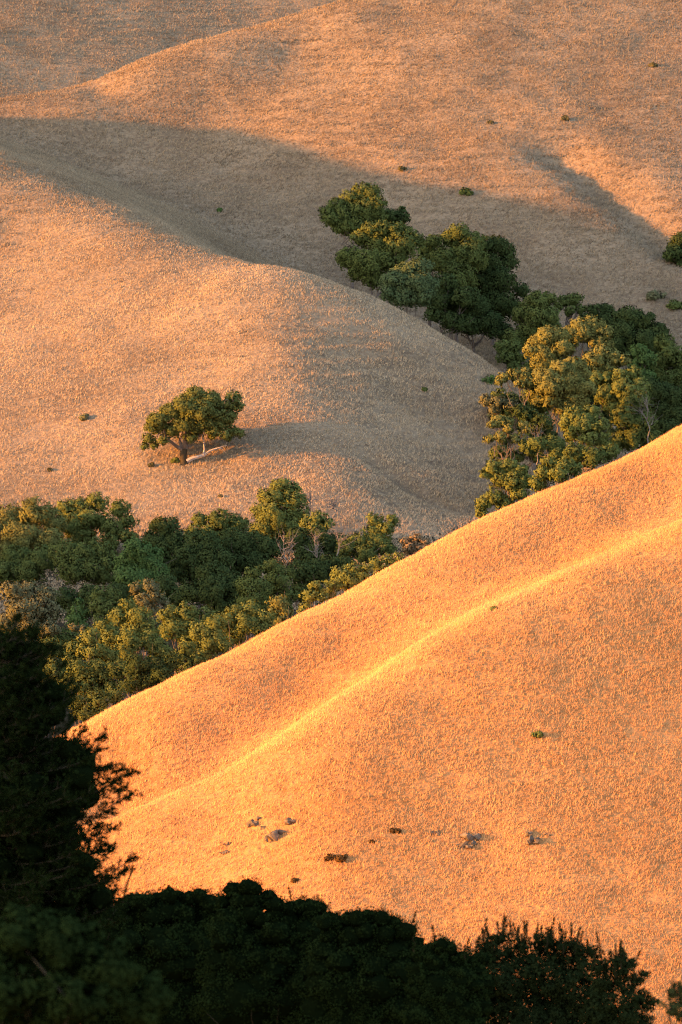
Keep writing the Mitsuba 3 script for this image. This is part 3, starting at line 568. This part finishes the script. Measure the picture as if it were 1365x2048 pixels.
tree('oak_tree', 'dark green tree cut by the right edge of the picture on the tall hill', 'tree', [(1362, 488, 22), (1350, 512, 20), (1372, 540, 26), (1385, 500, 26), (1350, 495, 14)], 908, DEEP, 1365, None, seed=71)


# the lone oak
def lone_oak():
    key, rng = numbered('lone_oak'), np.random.default_rng(77)
    foot = hit(369, 927, 690)
    Y = foot[1]
    m = Y / FPX
    pt = lambda u, v, dy=0.0: at(u, v, Y + dy)
    cs = [(393, 795, 20), (420, 800, 20), (370, 813, 22), (345, 828, 21), (320, 843, 20), (305, 858, 16), (298, 878, 13), (291, 893, 8), (400, 823, 24), (372, 848, 20), (342, 862, 18), (430, 825, 18),
          (465, 797, 14), (473, 814, 12), (463, 826, 9), (440, 850, 17), (465, 863, 13), (480, 868, 10), (424, 868, 14), (397, 862, 16), (452, 874, 12), (452, 812, 13), (455, 838, 15), (380, 875, 13), (415, 845, 18), (328, 880, 11), (308, 892, 7)]
    C, R = [], []
    for u, v, r in cs:
        h = 5.2 * math.sqrt(max(0.05, 1 - ((u - 390) / 105) ** 2))
        for dy in (rng.uniform(-0.8, -0.35) * h, rng.uniform(0.3, 0.8) * h):
            C.append(pt(u + rng.uniform(-3, 3), v + rng.uniform(-2, 4), dy))
            R.append(r * m)
    v, col, nr = leaf_cloud(C, np.array(R) * 1.2, 0.135, OAK_LIT, rng, 1.0, gap=0.04)
    scene[key + '__crown'] = facets(v, col, nr, 'leaf_green')
    base, fork = foot - [0, 0, 0.3], pt(368, 897)
    flare = [base, foot + [0, 0, 0.25], pt(367, 912), fork]
    scene[key + '__trunk'] = mikit.ply(tube(flare, [0.75, 0.55, 0.42, 0.46], 9), 'dark_bark', smooth=50)
    paths = [[(368, 900), (360, 885), (352, 868), (340, 852), (325, 842)], [(368, 899), (369, 882), (371, 868), (382, 855), (395, 838)], [(369, 900), (381, 886), (396, 873), (412, 855), (430, 838)],
             [(367, 900), (352, 892), (336, 878), (318, 866)], [(370, 900), (372, 876), (366, 850), (372, 822)], [(371, 880), (400, 848), (440, 826), (464, 808)]]
    for i, path in enumerate(paths):
        p = [pt(u, v, 0.6 * j * (-1) ** i) for j, (u, v) in enumerate(path)]
        parts = [tube(p, np.linspace(0.30, 0.07, len(p)), 6)]
        for q in range(6):
            e = p[-1] + rng.normal(0, 1.0, 3)
            parts.append(tube(bent(p[-2 if q % 2 else -1], e, rng, 0.15, 4), np.linspace(0.08, 0.02, 4), 4))
        scene[key + '__limb' + (f'_{i:03d}' if i else '')] = mikit.ply(join(parts), 'bark', smooth=50)
    low = [pt(u, v, -0.4) for u, v in ((374, 922), (384, 917), (397, 913), (408, 910), (420, 901), (436, 896), (454, 890))]
    up_ = [pt(u, v, -0.5) for u, v in ((407, 911), (409, 897), (407, 880), (404, 868))]
    tw = [pt(u, v, -0.5) for u, v in ((436, 896), (445, 898), (452, 906))]
    scene[key + '__fallen_limb'] = mikit.ply(join([tube(low, [0.3, 0.27, 0.22, 0.2, 0.15, 0.11, 0.05], 6), tube(up_, [0.16, 0.13, 0.1, 0.05], 6), tube(tw, [0.05, 0.04, 0.02], 4)]), 'bare_wood', smooth=50)
    labels[key] = {'label': 'lone oak with a broad domed crown standing by itself on the middle hill', 'category': 'tree'}
    labels[key + '__fallen_limb'] = {'label': 'bare pale limb lying low to the right'}


OAK_LIT = ((0.048, 0.066, 0.018), (0.190, 0.210, 0.058))
scene['bare_wood'] = {'type': 'twosided', 'bsdf': {'type': 'diffuse', 'reflectance': mikit.proc(
    lambda p, n, uv: mikit.mix((0.38, 0.33, 0.27), (0.60, 0.54, 0.45), mikit.noise(p.x * 6.0, p.y * 6.0, p.z * 3.0)))}}
lone_oak()
scene['grey_wood'] = {'type': 'twosided', 'bsdf': {'type': 'diffuse', 'reflectance': mikit.proc(
    lambda p, n, uv: mikit.mix((0.14, 0.12, 0.10), (0.32, 0.28, 0.24), mikit.noise(p.x * 6.0, p.y * 6.0, p.z * 3.0)))}}


def bare_tree(label, u, top, foot_v, Y, spread, seed, group='bare dead trees among the valley trees'):
    key, rng = numbered('bare_tree'), np.random.default_rng(400 + seed)
    m = Y / FPX
    x = (u - 682.5) / FPX * Y
    z0 = float(ground_all(np.array([x]), np.array([Y * 1.0]))[0][0]) if foot_v is None else at(u, foot_v, Y)[2]
    a, b = np.array([x, Y, z0 - 0.3]), at(u + rng.uniform(-4, 4), top, Y)
    trunk = bent(a, b, rng, 0.25, 8)
    H = np.linalg.norm(b - a)
    scene[key + '__trunk'] = mikit.ply(tube(trunk, np.linspace(0.10, 0.025, 8), 6), 'grey_wood', smooth=50)
    br = []
    for k in range(9):
        t = rng.uniform(0.45, 0.98)
        i = min(6, int(t * 7))
        p = trunk[i] * (1 - (t * 7 - i)) + trunk[i + 1] * (t * 7 - i)
        e = p + np.array([rng.normal(0, 1) * spread * m * 0.55, rng.normal(0, 1) * spread * m * 0.4, rng.uniform(0.3, 1.0) * spread * m])
        path = bent(p, e, rng, 0.12, 5)
        br.append(tube(path, np.linspace(0.045, 0.014, 5), 4))
        for q in range(4):
            e2 = path[-2] + rng.normal(0, 0.4, 3) * spread * m + [0, 0, 0.3 * spread * m]
            br.append(tube(bent(path[rng.integers(2, 4)], e2, rng, 0.08, 4), np.linspace(0.02, 0.008, 4), 3))
    scene[key + '__branch'] = mikit.ply(join(br), 'grey_wood', smooth=50)
    labels[key] = {'label': label, 'category': 'tree', 'group': group}


bare_tree('grey leafless forked tree in the shade, right of the twin leafy trees', 631, 1070, 1165, 655, 28, 1)
bare_tree('pair like leafless grey tree in the shade, nearest the slender gold topped tree', 676, 1062, 1160, 660, 30, 2)
bare_tree('thin leafless grey tree left of the forked grey tree', 570, 1080, 1165, 640, 25, 3)
bare_tree('sunlit leafless sapling on the grass behind the small gold lit tree', 622, 1000, 1052, 724, 22, 4)
bare_tree('sunlit leafless sapling standing alone right of the small gold lit tree', 664, 1008, 1050, 722, 22, 5)
bare_tree('shaded leafless tree at the right of the gully above the near ridge', 1300, 815, 885, 772, 35, 6, 'bare dead trees along the gully')
bare_tree('leafless tree with bent pale stems under the large golden tree', 1112, 830, 885, 770, 22, 7, 'bare dead trees along the gully')
bare_tree('leafless pale sapling right of the sparse bare limbed tree', 1075, 865, 925, 744, 22, 8, 'bare dead trees along the gully')


def bush(label, u, v, w, tone, seed, name='bush', h=0.7):
    """A low bush whose foot the photograph shows at (u, v), w pixels wide."""
    key, rng = numbered(name), np.random.default_rng(600 + seed)
    f = hit(u, v)
    m = f[1] / FPX
    n = 5
    C = f + np.stack([rng.uniform(-0.3, 0.3, n) * w * m, rng.uniform(-0.25, 0.25, n) * w * m, rng.uniform(0.1, 0.5, n) * w * m * h], -1)
    R = rng.uniform(0.22, 0.34, n) * w * m
    leaf = 0.0002 * f[1]
    vv, col, nr = leaf_cloud(C, R, leaf, tone, rng, 1.3, gap=0.1)
    scene[key + '__foliage'] = facets(vv, col, nr, 'leaf_green')
    scene[key + '__stem'] = mikit.ply(join([tube(bent(f - [0, 0, 0.2], c, rng, 0.04, 4), np.linspace(0.05, 0.02, 4), 4) for c in C]), 'bark', smooth=50)
    labels[key] = {'label': label, 'category': 'bush'}


FAINT = ((0.060, 0.055, 0.026), (0.150, 0.140, 0.060))
bush('small lone olive bush on the bright near hill, right of its middle', 1076, 1477, 22, OLIVE, 1)
bush('tiny dark bush in the fold behind the near hill spur', 988, 1222, 12, OLIVE, 2)
bush('small green bush in the shade left of the gold capped oak', 442, 423, 14, BAY, 3)
bush('brownish bush on the shadow edge above the gold capped oak', 806, 342, 16, FAINT, 4)
bush('low green bush in the shade above the big dark oaks', 933, 389, 28, OAK, 5, h=0.4)
bush('faint olive bush on the tall hill, leftmost of three in a row', 982, 247, 11, FAINT, 6)
bush('olive bush on the tall hill, middle of three in a row', 1131, 239, 14, FAINT, 7)
bush('dark bush on the tall hill near the right edge, highest of three in a row', 1306, 133, 17, FAINT, 8)
bush('grey brown bush left of the lone oak on the open slope', 168, 840, 20, DUSTY, 9)
bush('small yellowish bush low on the left of the middle hill', 102, 943, 11, FAINT, 10)
bush('dry yellow green bush just left of the trunk of the lone oak', 303, 933, 12, FAINT, 11)
bush('yellow bush against the trunk of the lone oak', 352, 925, 22, OLIVE, 12)
bush('small olive bush between the lone oak and the tall two toned tree', 440, 996, 12, FAINT, 13)
bush('tiny green bush on the shaded flank of the middle hill', 850, 782, 10, OAK, 14)
bush('dark flat bush in the shade left of the tree at the right edge', 1310, 598, 45, DUSTY, 15, h=0.3)
bush('black green bush under the tree at the right edge', 1350, 618, 50, OAK, 16, h=0.35)


# rocks on the near hill
scene['grey_rock'] = {'type': 'twosided', 'bsdf': {'type': 'diffuse', 'reflectance': mikit.proc(
    lambda p, n, uv: mikit.mix((0.04, 0.031, 0.021), (0.34, 0.275, 0.185), mikit.fbm(p.x * 4.0, p.y * 4.0, p.z * 4.0, 4)))}}


def rock(label, u, v, w, h, seed, group='grey rocks on the near hill'):
    key, rng = numbered('rock'), np.random.default_rng(800 + seed)
    f = hit(u, v)
    m = f[1] / FPX
    blocks = []
    for q in range(5 if w > 18 else 2):
        p = rng.normal(0, 1, (13, 3))
        p /= np.linalg.norm(p, axis=1, keepdims=True) * rng.uniform(0.9, 1.6, (13, 1))
        p = p * np.array([0.6 * w * m, 0.42 * w * m, 0.62 * h * m]) * (1.0 if q == 0 else rng.uniform(0.35, 0.7))
        tilt = rng.normal(0, 0.35)
        p = p @ np.array([[math.cos(tilt), 0, -math.sin(tilt)], [0, 1, 0], [math.sin(tilt), 0, math.cos(tilt)]])
        if q:
            p += [rng.uniform(-0.6, 0.6) * w * m, rng.uniform(-0.4, 0.1) * w * m, rng.uniform(-0.25, 0.1) * h * m]
        c = trimesh.convex.convex_hull(p).subdivide().subdivide()
        c.vertices += (meshkit.fbm(np.array(c.vertices) * 5.0 + seed * 3.3, 3)[:, None] - 0.5) * 0.16 * c.vertices
        blocks.append(c)
    mesh = join(blocks)
    mesh.vertices += f + [0, 0, 0.16 * h * m]
    scene[key] = mikit.ply(mesh, 'grey_rock', smooth=15)
    labels[key] = {'label': label, 'category': 'rock', 'group': group}


for i, (u, v, w, h, text) in enumerate(ROCKS):
    rock(text, u, v, w, h, i)
for i, (u, v, w, text) in enumerate(((792, 1668, 22, 'dark dead weed clump left of the middle rocks'), (662, 1722, 26, 'dark dead weed clump below the left rocks'), (687, 1728, 30, 'widest dark dead weed clump below the left rocks'), (592, 1768, 18, 'lowest dark dead weed clump above the foreground shrubs'), (744, 1690, 12, 'smallest dark dead weed clump between the rock clusters'))):
    bush(text, u, v, w, ((0.05, 0.03, 0.012), (0.16, 0.09, 0.03)), 30 + i, 'weed_clump', 0.35)


# the dark trees in front
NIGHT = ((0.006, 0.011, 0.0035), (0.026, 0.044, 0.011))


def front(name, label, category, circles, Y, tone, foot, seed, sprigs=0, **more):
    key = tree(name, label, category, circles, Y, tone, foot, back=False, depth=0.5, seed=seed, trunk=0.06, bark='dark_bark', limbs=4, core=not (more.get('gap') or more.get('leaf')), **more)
    if sprigs:
        rng = np.random.default_rng(900 + seed)
        cs = np.array(circles, float)
        cs = cs[np.argsort(cs[:, 1])][: max(4, len(cs) // 3)]
        for k in range(sprigs):
            u, v, r = cs[rng.integers(len(cs))]
            a = at(u + rng.uniform(-0.8, 0.8) * r, v - 0.45 * r, Y + rng.uniform(-0.5, 0.5))
            L = rng.uniform(0.8, 2.4) * r * Y / FPX
            b = a + np.array([rng.normal(0, 0.2), rng.normal(0, 0.2), 1.0]) * L
            st = tube(bent(a, b, rng, 0.02, 6), np.linspace(0.010, 0.004, 6), 4)
            n = int(130 * L / 0.5)
            t = rng.uniform(0.1, 1, n)
            c = a + (b - a) * t[:, None] + rng.normal(0, 0.02, (n, 3)) * (1.3 - t)[:, None]
            d, e = rng.normal(0, 1, (n, 3)), rng.normal(0, 1, (n, 3))
            s = 0.042 / np.linalg.norm(d, axis=1, keepdims=True)
            e *= 0.016 / np.linalg.norm(e, axis=1, keepdims=True)
            lv = np.stack([c - e, c + e, c + d * s + [0, 0, 0.015]], 1).reshape(-1, 3)
            q = rng.uniform(0, 1, (n, 1))
            lc = np.repeat(np.array(tone[0]) * (1 - q) + np.array(tone[1]) * q, 3, axis=0)
            mesh = (np.vstack([lv, st.vertices]), np.vstack([np.arange(len(lv)).reshape(-1, 3), st.faces + len(lv)]))
            scene[key + '__leaf_spray' + (f'_{k:03d}' if k else '')] = mikit.ply(mesh, 'leaf_green', color=np.vstack([lc, np.broadcast_to([0.05, 0.035, 0.02], st.vertices.shape)]))
    return key


def fill(edge, rows=3, r=34, step=42, drop=50, seed=0):
    r, step, drop, rows = 0.92 * r, 0.62 * step, 0.42 * drop, int(rows * 2.1)
    """Lobes along a crown's upper edge and in rows below it."""
    rng = np.random.default_rng(seed)
    e = np.array(edge, float)
    out = []
    for k in range(rows):
        if e[:, 1].min() + drop * k > 2075:
            break
        for u in np.arange(e[0, 0] + 0.4 * r, e[-1, 0] - 0.2 * r, step * (1 + 0.12 * k)):
            v = np.interp(u, e[:, 0], e[:, 1])
            rr = r * rng.uniform(0.7, 1.05) * (1 + 0.18 * k)
            out.append((u + rng.uniform(-6, 6), v + rr * 0.92 + drop * k, rr))
    return out


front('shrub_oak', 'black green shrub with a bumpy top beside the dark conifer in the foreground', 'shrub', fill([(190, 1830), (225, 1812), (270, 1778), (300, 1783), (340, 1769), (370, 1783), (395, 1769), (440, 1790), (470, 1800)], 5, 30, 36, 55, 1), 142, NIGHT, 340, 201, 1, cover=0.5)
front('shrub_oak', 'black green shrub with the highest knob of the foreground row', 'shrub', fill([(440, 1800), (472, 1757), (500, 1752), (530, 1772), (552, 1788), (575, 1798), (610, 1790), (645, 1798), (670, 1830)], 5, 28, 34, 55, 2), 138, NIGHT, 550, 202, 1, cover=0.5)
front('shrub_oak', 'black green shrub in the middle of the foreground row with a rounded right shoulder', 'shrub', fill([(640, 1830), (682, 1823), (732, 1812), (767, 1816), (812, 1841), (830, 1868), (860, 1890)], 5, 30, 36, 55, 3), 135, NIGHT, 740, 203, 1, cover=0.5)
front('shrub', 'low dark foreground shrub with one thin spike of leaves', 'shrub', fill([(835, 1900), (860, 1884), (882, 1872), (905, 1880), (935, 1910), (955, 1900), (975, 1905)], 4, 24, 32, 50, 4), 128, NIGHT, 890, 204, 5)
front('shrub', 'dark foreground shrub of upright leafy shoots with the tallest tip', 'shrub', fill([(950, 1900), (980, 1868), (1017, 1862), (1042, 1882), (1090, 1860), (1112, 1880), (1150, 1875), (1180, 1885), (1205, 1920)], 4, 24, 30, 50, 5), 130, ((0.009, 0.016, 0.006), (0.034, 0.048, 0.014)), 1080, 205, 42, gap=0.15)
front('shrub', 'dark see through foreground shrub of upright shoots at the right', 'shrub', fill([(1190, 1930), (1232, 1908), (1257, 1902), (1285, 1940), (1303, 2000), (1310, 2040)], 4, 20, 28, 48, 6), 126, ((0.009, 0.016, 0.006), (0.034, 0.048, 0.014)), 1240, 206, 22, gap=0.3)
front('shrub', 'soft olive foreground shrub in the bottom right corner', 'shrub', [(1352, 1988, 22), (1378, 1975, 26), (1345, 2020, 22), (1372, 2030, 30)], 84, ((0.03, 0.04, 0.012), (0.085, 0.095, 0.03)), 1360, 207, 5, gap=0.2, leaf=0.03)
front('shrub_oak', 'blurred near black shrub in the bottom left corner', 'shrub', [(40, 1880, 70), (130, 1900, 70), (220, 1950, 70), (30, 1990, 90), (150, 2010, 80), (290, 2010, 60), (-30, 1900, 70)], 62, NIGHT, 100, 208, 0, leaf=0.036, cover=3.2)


def pine():
    key, rng = numbered('pine_tree'), np.random.default_rng(55)
    Y = 122.0
    m = Y / FPX
    pt = lambda u, v, dy=0.0: at(u, v, Y + dy)
    x = at(-25, 1600, Y)[0]
    z0 = float(ground_all(np.array([x]), np.array([Y]))[0][0])
    top = pt(-20, 1215)
    trunk = np.linspace([x, Y, z0 - 0.3], top, 9)
    scene[key + '__trunk'] = mikit.ply(tube(trunk, np.linspace(0.26, 0.03, 9), 8), 'bark', smooth=50)
    prof_v = [1130, 1190, 1240, 1300, 1360, 1430, 1470, 1500, 1540, 1570, 1620, 1660, 1690, 1730, 1760, 1810, 1880, 1960, 2100]
    prof_u = [0, 20, 52, 112, 140, 150, 118, 195, 235, 225, 205, 195, 200, 232, 236, 250, 245, 230, 180]
    br, needles, tone = [], [], []

    def spray(p, d, n, size):
        d = d / (np.linalg.norm(d) + 1e-9)
        q = d + rng.normal(0, 0.55, (n, 3)) + [0, 0, 0.12]
        q /= np.linalg.norm(q, axis=1, keepdims=True)
        s = np.cross(q, rng.normal(0, 1, (n, 3)))
        s *= 0.010 / (np.linalg.norm(s, axis=1, keepdims=True) + 1e-9)
        o = p + rng.normal(0, 0.02, (n, 3))
        needles.append(np.stack([o - s, o + s, o + q * (size * rng.uniform(0.6, 1.2, (n, 1)))], 1).reshape(-1, 3))
        t = rng.uniform(0, 1, (n, 1))
        tone.append(np.repeat(np.array(NIGHT[0]) * (1 - t) + np.array(NIGHT[1]) * t, 3, axis=0))

    named = [(268, 1545, 1590), (208, 1470, 1530), (170, 1462, 1510), (238, 1560, 1600), (250, 1575, 1615), (268, 1718, 1770), (252, 1742, 1785), (212, 1690, 1730), (232, 1655, 1700), (200, 1500, 1550), (222, 1530, 1580), (150, 1440, 1480), (128, 1330, 1390), (152, 1385, 1430), (222, 1620, 1660), (198, 1652, 1700), (232, 1782, 1820), (246, 1800, 1840), (185, 1545, 1590), (112, 1298, 1350), (72, 1262, 1310), (36, 1236, 1290), (140, 1450, 1500), (262, 1590, 1640), (228, 1700, 1745)]
    paths = []
    for u, v, v0 in named:
        paths.append((pt(-15, v0 + 25), pt(u, v, rng.uniform(-0.5, 0.3)), 1.0))
    for k in range(150):
        v = rng.uniform(1255, 2060)
        reach = np.interp(v, prof_v, prof_u) + 20
        az = rng.uniform(-1.6, 1.0)
        e = pt(-20 + reach * math.cos(az) * rng.uniform(0.65, 1.06), v, reach * m * math.sin(az) * 0.9)
        paths.append((np.array([x, Y, e[2] - 0.25 - 0.1 * rng.uniform()]), e, 0.9))
    for a, b, w in paths:
        L = np.linalg.norm(b - a)
        mid = 0.5 * (a + b) - [0, 0, 0.16 * L]
        tt = np.linspace(0, 1, 8)[:, None]
        path = (1 - tt) ** 2 * a + 2 * tt * (1 - tt) * mid + tt ** 2 * b
        br.append(tube(path, np.linspace(0.014, 0.004, 8), 4))
        n = max(5, int(L / 0.085))
        for t in np.linspace(0.22, 1, n):
            i = min(6, int(t * 7))
            p = path[i] + (path[i + 1] - path[i]) * (t * 7 - i)
            d = path[i + 1] - path[i]
            d /= np.linalg.norm(d)
            side = rng.normal(0, 1, 3) * [1, 1, 0.6]
            side -= d * (side @ d)
            side /= np.linalg.norm(side)
            q = p + (side * 0.8 + d * 0.7 + [0, 0, 0.15]) * rng.uniform(0.08, 0.30) * (1.25 - 0.6 * t)
            br.append(tube(np.array([p, q]), [0.008, 0.003], 3))
            spray(q, q - p, 16, 0.11)
            spray(0.5 * (p + q), q - p, 10, 0.10)
        for q in np.linspace(0.8, 1, 4):
            spray(path[5] + (b - path[5]) * q, b - path[-2] + [0, 0, 0.04], 20, 0.12)
    C, R = [], []
    for vv in np.arange(1290, 2080, 34.0):
        edge = np.interp(vv, prof_v, prof_u) - 46
        for uu in np.arange(-40, max(edge, -5), 34.0):
            C.append(pt(uu + rng.uniform(-9, 9), vv + rng.uniform(-9, 9), rng.uniform(-0.6, 0.6)))
            R.append(rng.uniform(30, 42) * m)
            C.append(pt(uu + rng.uniform(-15, 15), vv + rng.uniform(-9, 9), rng.uniform(0.9, 1.6)))
            R.append(rng.uniform(36, 46) * m)
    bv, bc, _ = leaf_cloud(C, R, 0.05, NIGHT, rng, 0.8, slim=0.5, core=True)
    needles.append(bv)
    tone.append(bc)
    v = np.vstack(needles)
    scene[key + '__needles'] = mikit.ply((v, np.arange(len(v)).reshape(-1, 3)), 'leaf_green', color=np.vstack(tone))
    scene[key + '__branch'] = mikit.ply(join(br), 'dark_bark', smooth=50)
    labels[key] = {'label': 'tall dark conifer filling the lower left edge of the foreground', 'category': 'conifer'}
    TREE_LOG.append((key, Y, 0, 0, len(v) // 3))


pine()
for row in TREE_LOG:
    print(*row)
